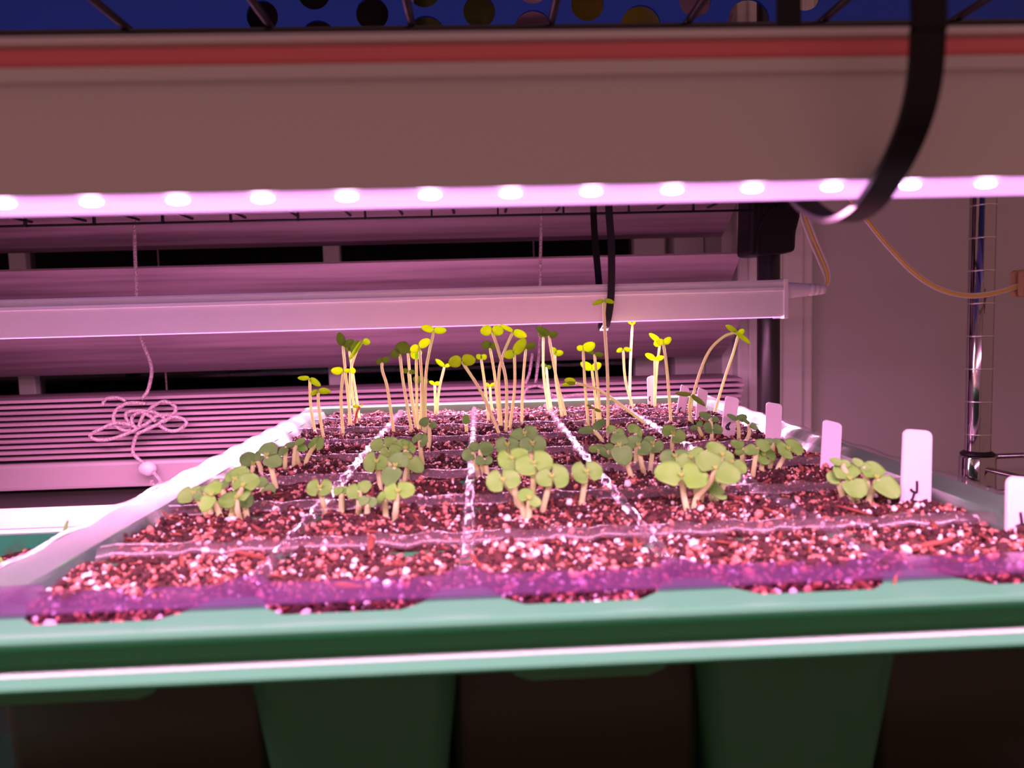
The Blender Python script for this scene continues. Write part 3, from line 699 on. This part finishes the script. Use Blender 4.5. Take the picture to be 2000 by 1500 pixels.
S = [
# ---- second row, leftmost cell
('b', 'seedling with upright yellow-green leaf pair at the front left corner, clear of its neighbours', (435, 1028), [(427, 1000)], (412, 968), [(416, 943, 34), (404, 993, 30)]),
('b', 'seedling with pale pinkish leaf pair, frontmost of the leftmost clump', (468, 1018), [(464, 998)], (461, 974), [(427, 981, 27), (484, 954, 30)]),
('b', 'large-leaved seedling behind the pale pair in the leftmost clump', (451, 1020), [(455, 995)], (474, 950), [(500, 932, 40), (455, 940, 26)]),
('b', 'tallest seedling of the leftmost clump, one leaf standing above the others', (460, 1004), [(462, 975)], (458, 938), [(476, 916, 40), (440, 926, 22)]),
('b', 'outermost left seedling, leaning with a kinked stem toward the clear rim', (424, 1008), [(410, 1014), (402, 1002), (392, 985)], (378, 965), [(347, 972, 28), (390, 953, 22)]),
('b', 'small grey-green seedling tucked between the outer leaning one and the upright yellow pair', (415, 1010), [(408, 990)], (396, 962), [(381, 972, 22), (404, 951, 20)]),
('b', 'short grey-green seedling at the lower right of the leftmost clump', (482, 1010), [(480, 996)], (479, 978), [(466, 986, 20), (495, 976, 26)]),
('b', 'dull green seedling hidden at the back of the leftmost clump', (446, 1002), [(440, 975)], (430, 944), [(413, 941, 13), (447, 946, 16)]),
# ---- third and fourth rows, left column
('b', 'seedling with broad dark leaf beside the left rim, behind the leftmost clump', (492, 930), [(493, 922)], (494, 908), [(468, 888, 32), (499, 886, 14)]),
('b', 'long-stemmed seedling with big dark green leaves, behind the leftmost clump', (541, 965), [(534, 932), (528, 910)], (520, 891), [(524, 866, 38), (553, 906, 28)]),
('b', 'tiny seedling with curled pale shoot beneath the big dark green leaves', (509, 932), [(509, 915)], (503, 900), [(498, 882, 13), (512, 891, 10)]),
('b', 'low dark seedling leaning right at the edge of the leftmost clump', (503, 976), [(508, 966)], (515, 952), [(502, 934, 24), (538, 962, 24)]),
('b', 'seedling with one drooping leaf right behind the big dark green leaves', (557, 920), [(557, 900)], (559, 872), [(550, 887, 17), (574, 866, 10)]),
('b', 'thin seedling with folded leaves, left stem of the pair near the left rim', (574, 918), [(575, 895)], (577, 869), [(593, 857, 13), (559, 870, 9)]),
('b', 'thin seedling with one hanging leaf, right stem of the pair near the left rim', (586, 914), [(580, 893)], (579, 872), [(602, 877, 13), (571, 866, 7)]),
('b', 'round-leaved seedling leaning right below the two leftmost tall seedlings', (596, 914), [(601, 893)], (617, 867), [(605, 863, 24), (633, 866, 24)]),
# ---- second row, second column
('b', 'seedling with a flat split leaf pair, standing alone right of the leftmost clump', (634, 997), [(630, 978)], (624, 953), [(598, 954, 28), (650, 954, 28)]),
('b', 'small half-hidden seedling next to the flat split pair', (667, 1000), [(667, 985)], (667, 964), [(651, 955, 18), (676, 952, 22)]),
('b', 'short seedling with two pale heart-like leaves, middle of the low row of five', (700, 1004), [(701, 988)], (702, 958), [(676, 963, 26), (722, 944, 24)]),
('b', 'lowest seedling with greyish leaves in front of the pale heart-like one', (716, 1020), [(717, 1005)], (718, 984), [(700, 973, 20), (735, 977, 20)]),
('b', 'bright lime seedling with its leaf folded, left of the taller yellow pair', (754, 1012), [(753, 996)], (752, 974), [(737, 970, 24), (765, 962, 16)]),
('b', 'seedling with wide yellow-green pair at the front of the second column', (772, 1020), [(773, 995)], (777, 961), [(750, 962, 28), (810, 953, 30)]),
# ---- third row, second column: big clump
('b', 'frontmost tall seedling of the second-column clump, two big grey-green leaves stacked', (762, 986), [(755, 958)], (772, 911), [(786, 889, 42), (758, 943, 38)]),
('b', 'left seedling of the second-column clump with a cupped leaf pair', (744, 962), [(741, 935)], (735, 903), [(709, 905, 36), (758, 904, 28)]),
('b', 'large smooth leaf seedling at the upper right of the second-column clump', (795, 936), [(795, 910)], (792, 877), [(773, 864, 30), (806, 868, 34)]),
('b', 'topmost seedling of the second-column clump', (752, 934), [(751, 905)], (750, 868), [(722, 871, 24), (776, 859, 20)]),
('b', 'low right seedling of the second-column clump, leaf hanging outward', (790, 940), [(794, 920)], (800, 896), [(826, 917, 28), (784, 887, 18)]),
('b', 'seedling in the centre of the second-column clump', (764, 938), [(762, 910)], (760, 880), [(743, 886, 20), (783, 877, 20)]),
('b', 'single round dark leaf seedling right of the second-column clump', (827, 914), [(822, 885)], (820, 860), [(808, 853, 22), (836, 861, 24)]),
('b', 'dark seedling with an oval pair in front of the bright tall stems', (836, 882), [(839, 855)], (838, 827), [(818, 823, 18), (853, 832, 13)]),
('b', 'tiny new sprout with a single round yellow-green leaf, alone on the soil', (912, 848), [(911, 838)], (910, 830), [(910, 811, 15)]),
# ---- third and second rows, middle column
('b', 'left seedling of the small grey clump left of centre', (934, 930), [(929, 908)], (923, 884), [(904, 894, 24), (930, 864, 22)]),
('b', 'top seedling of the small grey clump left of centre', (946, 930), [(941, 905)], (937, 878), [(965, 874, 26), (918, 866, 16)]),
('b', 'low front seedling of the small grey clump left of centre', (952, 934), [(950, 915)], (946, 896), [(929, 903, 18), (961, 902, 18)]),
('b', 'back left seedling of the central clump with dull leaves', (1003, 938), [(997, 905)], (991, 870), [(967, 872, 30), (1014, 869, 28)]),
('b', 'back right seedling of the central clump, dark spot between its leaves', (1030, 938), [(1036, 905)], (1040, 867), [(1014, 871, 28), (1067, 870, 32)]),
('b', 'topmost dark seedling of the central clump', (1022, 928), [(1023, 890)], (1025, 848), [(996, 850, 22), (1051, 843, 28)]),
('b', 'left seedling of the central clump with a wide yellow-green fan of leaves', (1012, 1000), [(1005, 950)], (1000, 897), [(974, 906, 40), (1033, 884, 30)]),
('b', 'front left seedling of the central clump, flat pair split down the middle', (1027, 1022), [(1020, 990), (1008, 968)], (982, 939), [(949, 944, 38), (1017, 932, 36)]),
('b', 'brightest seedling of the central clump, large pale pair on a straight stem', (1041, 1004), [(1041, 960)], (1043, 906), [(1006, 915, 38), (1081, 900, 40)]),
('b', 'front right seedling of the central clump, pale pair on a thick bent stem', (1058, 1012), [(1064, 980)], (1078, 932), [(1046, 936, 32), (1112, 930, 42)]),
('b', 'lone seedling just right of the central clump', (1135, 1000), [(1138, 970)], (1146, 923), [(1116, 927, 38), (1178, 917, 34)]),
('b', 'shortest front seedling below the central clump with crumpled leaves', (1034, 1026), [(1033, 1005)], (1034, 975), [(1016, 960, 32), (1056, 983, 20)]),
# ---- fourth column
('b', 'front seedling of the fourth-column back clump, round grey-green pair facing the viewer', (1258, 926), [(1253, 905)], (1247, 871), [(1228, 857, 34), (1270, 880, 32)]),
('b', 'two-leaved upright seedling left of the round grey-green pair', (1236, 946), [(1228, 915)], (1210, 871), [(1212, 846, 36), (1216, 902, 44)]),
('b', 'upper left seedling of the fourth-column back clump', (1217, 910), [(1210, 880)], (1200, 843), [(1188, 834, 20), (1217, 851, 24)]),
('b', 'upper middle seedling of the fourth-column back clump', (1241, 914), [(1243, 880)], (1243, 845), [(1232, 830, 24), (1255, 846, 20)]),
('b', 'drooping grey seedling at the right of the fourth-column back clump', (1270, 920), [(1273, 895)], (1275, 868), [(1259, 858, 28), (1291, 878, 30)]),
('b', 'tiny curled seedling left of the fourth-column back clump', (1179, 900), [(1174, 890)], (1168, 878), [(1150, 876, 14), (1178, 868, 12)]),
('b', 'small dark green seedling between the tiny curled one and the back clump', (1193, 904), [(1190, 892)], (1187, 880), [(1173, 887, 24), (1199, 870, 22)]),
('b', 'leaning seedling with two narrow dark leaves spread like wings', (1181, 868), [(1173, 856)], (1160, 840), [(1129, 841, 14), (1185, 819, 16)]),
('b', 'seedling with one large oval leaf pair, standing alone before the white labels', (1313, 882), [(1313, 866)], (1315, 848), [(1298, 835, 30), (1335, 858, 32)]),
('b', 'front seedling of the biggest clump, wide lime pair nearest the viewer', (1343, 1004), [(1337, 975), (1333, 950)], (1331, 930), [(1280, 921, 44), (1384, 931, 46)]),
('b', 'right seedling of the biggest clump with a broad leaf reaching over the edge', (1354, 1000), [(1362, 970), (1385, 945)], (1398, 916), [(1372, 888, 52), (1440, 933, 46)]),
('b', 'topmost seedling of the biggest clump', (1386, 985), [(1400, 940)], (1412, 890), [(1388, 868, 34), (1433, 893, 20)]),
('b', 'small seedling low at the right of the biggest clump, leaf pointing down', (1367, 988), [(1372, 965)], (1382, 944), [(1411, 969, 26), (1366, 935, 18)]),
('b', 'far right seedling of the biggest clump with droplet-like highlight on its leaf', (1393, 986), [(1415, 945)], (1430, 904), [(1453, 919, 28), (1417, 896, 18)]),
('b', 'seedling at the back left of the biggest clump', (1362, 985), [(1358, 940)], (1350, 896), [(1321, 906, 28), (1378, 879, 26)]),
('b', 'dull grey-green seedling behind the biggest clump', (1322, 955), [(1321, 925)], (1319, 893), [(1288, 896, 28), (1350, 886, 22)]),
# ---- fifth column
('b', 'leftmost seedling of the row behind the biggest clump, folded round leaf', (1453, 912), [(1450, 894)], (1452, 874), [(1432, 862, 20), (1435, 885, 16)]),
('b', 'seedling with one long mid-green leaf right of the biggest clump', (1470, 934), [(1473, 910)], (1479, 874), [(1452, 883, 20), (1506, 866, 24)]),
('b', 'short seedling with one rounded leaf facing the viewer, below the long mid-green leaf', (1487, 930), [(1488, 912)], (1492, 890), [(1475, 898, 34), (1511, 881, 34)]),
('b', 'seedling with a tilted round pair on a curved stem, in front of the unmarked label', (1516, 936), [(1521, 912)], (1541, 878), [(1519, 883, 34), (1567, 868, 34)]),
('b', 'dark low leaf seedling tucked behind the tilted round pair', (1503, 924), [(1507, 895)], (1510, 865), [(1493, 861, 14), (1528, 864, 15)]),
('b', 'small dark seedling with a V of leaves in front of the crescent-marked label', (1443, 863), [(1443, 842)], (1441, 820), [(1423, 810, 10), (1461, 812, 14)]),
('b', 'small dark seedling with hanging leaves, right of the V-shaped one', (1456, 866), [(1463, 848)], (1463, 830), [(1479, 836, 12), (1456, 817, 9)]),
('b', 'dark seedling with a spread top pair in front of the narrow label', (1391, 862), [(1390, 840)], (1388, 816), [(1367, 808, 15), (1403, 821, 12)]),
('b', 'dark seedling with a rounded pair just below the spread top pair', (1388, 869), [(1390, 855)], (1391, 836), [(1374, 836, 22), (1411, 840, 20)]),
('b', 'little leaning dark seedling left of the rounded pair', (1376, 860), [(1370, 848)], (1363, 834), [(1348, 836, 9), (1374, 822, 11)]),
('b', 'front left seedling of the bushy rightmost clump, leaf pair split crosswise', (1663, 992), [(1662, 970)], (1661, 937), [(1653, 907, 56), (1668, 966, 54)]),
('b', 'front right seedling of the bushy rightmost clump, leaf sloping to the label', (1693, 992), [(1702, 965)], (1714, 934), [(1706, 906, 48), (1738, 965, 50)]),
('b', 'little side seedling at the left of the bushy rightmost clump', (1650, 988), [(1643, 960)], (1634, 932), [(1615, 937, 24), (1644, 912, 18)]),
('b', 'back left seedling of the bushy rightmost clump', (1676, 986), [(1660, 945)], (1645, 906), [(1625, 897, 15), (1662, 904, 14)]),
('b', 'back middle seedling of the bushy rightmost clump', (1701, 986), [(1694, 945)], (1685, 911), [(1672, 897, 18), (1700, 914, 15)]),
# ---- tall seedlings, back rows
('t', 'leftmost tall seedling with two narrow pointed leaves', (617, 852), [(607, 795)], (605, 739), [(580, 737, 9), (627, 753, 12)]),
('t', 'shorter tall seedling just right of the leftmost one', (632, 858), [(623, 800)], (621, 763), [(646, 764, 12), (607, 770, 10)]),
('t', 'pale straight seedling with bright yellow leaf on its left side', (671, 858), [(666, 780)], (671, 726), [(645, 722, 15), (684, 722, 8)]),
('t', 'pale seedling with bright yellow leaf on its right side', (682, 836), [(683, 780)], (684, 726), [(694, 722, 13), (673, 722, 8)]),
('t', 'tallest dull seedling of the left group, upright grey leaf at its tip', (687, 842), [(677, 750)], (670, 676), [(659, 648, 17), (691, 664, 14)]),
('t', 'seedling with crumpled dark leaves in the left group', (703, 824), [(690, 735)], (682, 686), [(699, 664, 14), (674, 672, 10)]),
('t', 'seedling of the left group leaning right to a small hooked leaf', (697, 832), [(685, 735), (695, 690)], (708, 666), [(723, 669, 13), (683, 700, 9)]),
('r', 'bent reddish sprout at the foot of the left group', (692, 833), [(697, 805)], (703, 794), [(688, 793, 6), (709, 790, 4)]),
('t', 'seedling with dark seed coat stuck on its reddish stem', (770, 853), [(757, 760), (747, 725)], (746, 708), [(735, 703, 14), (760, 697, 13)]),
('t', 'seedling with broad dark round leaves, left of the brightest stems', (806, 852), [(788, 750)], (781, 692), [(791, 667, 28), (762, 690, 18)]),
('t', 'thin seedling with a small yellow hooked pair below the dark round leaves', (815, 846), [(803, 775)], (798, 727), [(784, 721, 10), (811, 726, 9)]),
('t', 'bare straight seedling between the dark round leaves and the brightest stems', (813, 832), [(803, 760)], (797, 690), [(801, 682, 6)]),
('t', 'bright white seedling with closed pale leaf bud', (815, 845), [(814, 770)], (813, 702), [(806, 682, 17), (822, 684, 11)]),
('t', 'bright white seedling with glowing yellow folded leaf pair', (828, 850), [(825, 760)], (819, 678), [(801, 684, 16), (839, 662, 17)]),
('t', 'tallest bright white seedling, leaf pair touching the far light', (831, 850), [(832, 730)], (847, 647), [(822, 636, 14), (872, 643, 14)]),
('t', 'short seedling with a dark curled pair before the brightest stems', (819, 842), [(823, 790)], (823, 746), [(807, 737, 15), (837, 743, 17)]),
('t', 'small distant seedling with a folded pale pair, right of the brightest stems', (851, 816), [(850, 780)], (849, 751), [(838, 744, 7), (859, 747, 8)]),
('t', 'small distant seedling reaching right with reddish shrivelled tip', (853, 816), [(857, 765)], (868, 716), [(850, 701, 9), (882, 711, 7)]),
('t', 'seedling leaning far left with a wide olive butterfly pair', (979, 858), [(942, 770)], (902, 706), [(875, 707, 23), (929, 700, 23)]),
('t', 'white seedling with a small cup leaf, right of the olive butterfly pair', (955, 829), [(948, 760)], (940, 702), [(931, 692, 11), (950, 693, 12)]),
('t', 'low pale seedling with small hooked leaves inside the middle group', (963, 812), [(959, 785)], (957, 756), [(946, 748, 8), (968, 748, 8)]),
('t', 'seedling with a dark round leaf in the middle group', (976, 836), [(967, 740)], (957, 680), [(943, 668, 20), (968, 671, 15)]),
('t', 'middle-group seedling with the brightest green pair under the far light', (988, 850), [(989, 750), (975, 690)], (961, 647), [(938, 644, 21), (984, 644, 21)]),
('t', 'middle-group seedling crossing to the right, yellow leaf beneath the light', (980, 842), [(974, 740), (984, 690)], (1002, 648), [(977, 632, 9), (1029, 656, 16)]),
('t', 'middle-group seedling with two olive leaves on the right side', (995, 840), [(1005, 760)], (1005, 692), [(1027, 660, 21), (984, 693, 18)]),
('t', 'right seedling of the middle group with a dark hooked leaf', (1019, 832), [(1021, 755)], (1027, 681), [(1047, 670, 13), (1018, 680, 8)]),
('t', 'dim thin seedling behind the pale leaning one, leaves hidden by it', (1073, 808), [(1062, 735)], (1061, 658), [(1052, 652, 6), (1070, 655, 6)]),
('t', 'pale thick seedling with grey spoon-shaped leaf, right of the middle group', (1107, 822), [(1085, 730)], (1072, 656), [(1048, 638, 16), (1090, 651, 13)]),
('t', 'pale seedling with a curled pair beside the spoon-shaped leaf', (1098, 815), [(1086, 745)], (1084, 692), [(1077, 678, 14), (1101, 687, 12)]),
('t', 'small dim seedling with folded leaves under the curled pair', (1077, 802), [(1071, 760)], (1067, 718), [(1057, 711, 10), (1077, 716, 8)]),
('t', 'seedling fallen sideways in a long slant across the soil', (1267, 834), [(1215, 793), (1170, 762)], (1125, 748), [(1103, 741, 14), (1097, 751, 8)]),
('t', 'seedling with a bright round yellow leaf, left of the tallest', (1149, 832), [(1143, 760)], (1139, 684), [(1128, 676, 13), (1163, 670, 19)]),
('t', 'short pale seedling with a low yellow-edged pair, left of the tallest', (1168, 828), [(1162, 770)], (1156, 722), [(1135, 707, 16), (1175, 709, 15)]),
('t', 'seedling with a thin dark pair behind the bright round yellow leaf', (1173, 828), [(1168, 760)], (1161, 692), [(1146, 683, 7), (1180, 692, 10)]),
('t', 'tallest seedling, rising in front of the far light', (1187, 852), [(1187, 740), (1181, 640)], (1179, 586), [(1157, 594, 9), (1200, 590, 9)]),
('t', 'seedling with a drooping arched pair, right of the tallest', (1239, 804), [(1222, 745)], (1217, 682), [(1204, 686, 9), (1234, 683, 9)]),
('t', 'slim seedling vanishing under the far light, right of the tallest', (1230, 792), [(1231, 715)], (1235, 634), [(1227, 627, 5), (1242, 627, 5)]),
('t', 'seedling with a yellow three-leaf cluster, left stem of the pair by the far label', (1279, 800), [(1282, 730)], (1289, 670), [(1271, 649, 11), (1277, 672, 13)]),
('t', 'seedling with yellow leaves, right stem of the pair by the far label', (1311, 832), [(1303, 725)], (1296, 672), [(1312, 659, 13), (1283, 665, 15)]),
('t', 'low yellow-leaved seedling beneath the three-leaf cluster', (1279, 802), [(1279, 750)], (1279, 703), [(1262, 690, 12), (1298, 696, 10)]),
('t', 'long seedling bowing in an arch to the right', (1346, 832), [(1353, 775), (1380, 695), (1410, 660)], (1438, 648), [(1420, 634, 11), (1463, 671, 10)]),
('t', 'straight slanting seedling meeting the arched one at the top', (1394, 812), [(1415, 740), (1432, 690)], (1442, 654), [(1456, 642, 11), (1428, 640, 9)]),
('t', 'thick short seedling with dark narrow leaves spread before the labels', (1354, 834), [(1346, 800)], (1350, 771), [(1320, 767, 9), (1376, 791, 10)]),
('t', 'tiny sprout with a slanting dark leaf between the low and tall seedlings', (1160, 836), [(1159, 815)], (1160, 799), [(1147, 790, 5), (1174, 803, 6)]),
]
for i, row in enumerate(S): seedling(i, row)
# seedlings in the neighbouring tray
def small_plant(base, Y, pts, leaves, label):
    B = atY(*base, Y); t = thing('basil_seedling', tuple(B), label, 'seedling', 'seedlings of the neighbouring tray')
    P = [atY(p[0], p[1], Y) for p in [(base[0], base[1] + 8), base] + pts]
    MB().tube(spline(P, 4), .0005, 6).build('stem', STEM_RED, t)
    tip = pts[-1]
    for j, (ex, ey, wp) in enumerate(leaves):
        leaf_mesh(MB(), tip, (ex, ey), wp, Y - .0005, .5, 'O', 900 + j, .1).build('cotyledon', LEAF, t)
small_plant((126, 1066), .262, [(126, 1052), (124, 1042)], [(113, 1046, 6), (132, 1036, 6), (125, 1018, 7)], 'tiny pale seedling in the neighbouring tray, before the pink sill')
small_plant((2, 1112), .235, [(2, 1100), (3, 1094)], [(10, 1102, 6), (-8, 1090, 7)], 'seedling cut off by the left edge in the neighbouring tray')
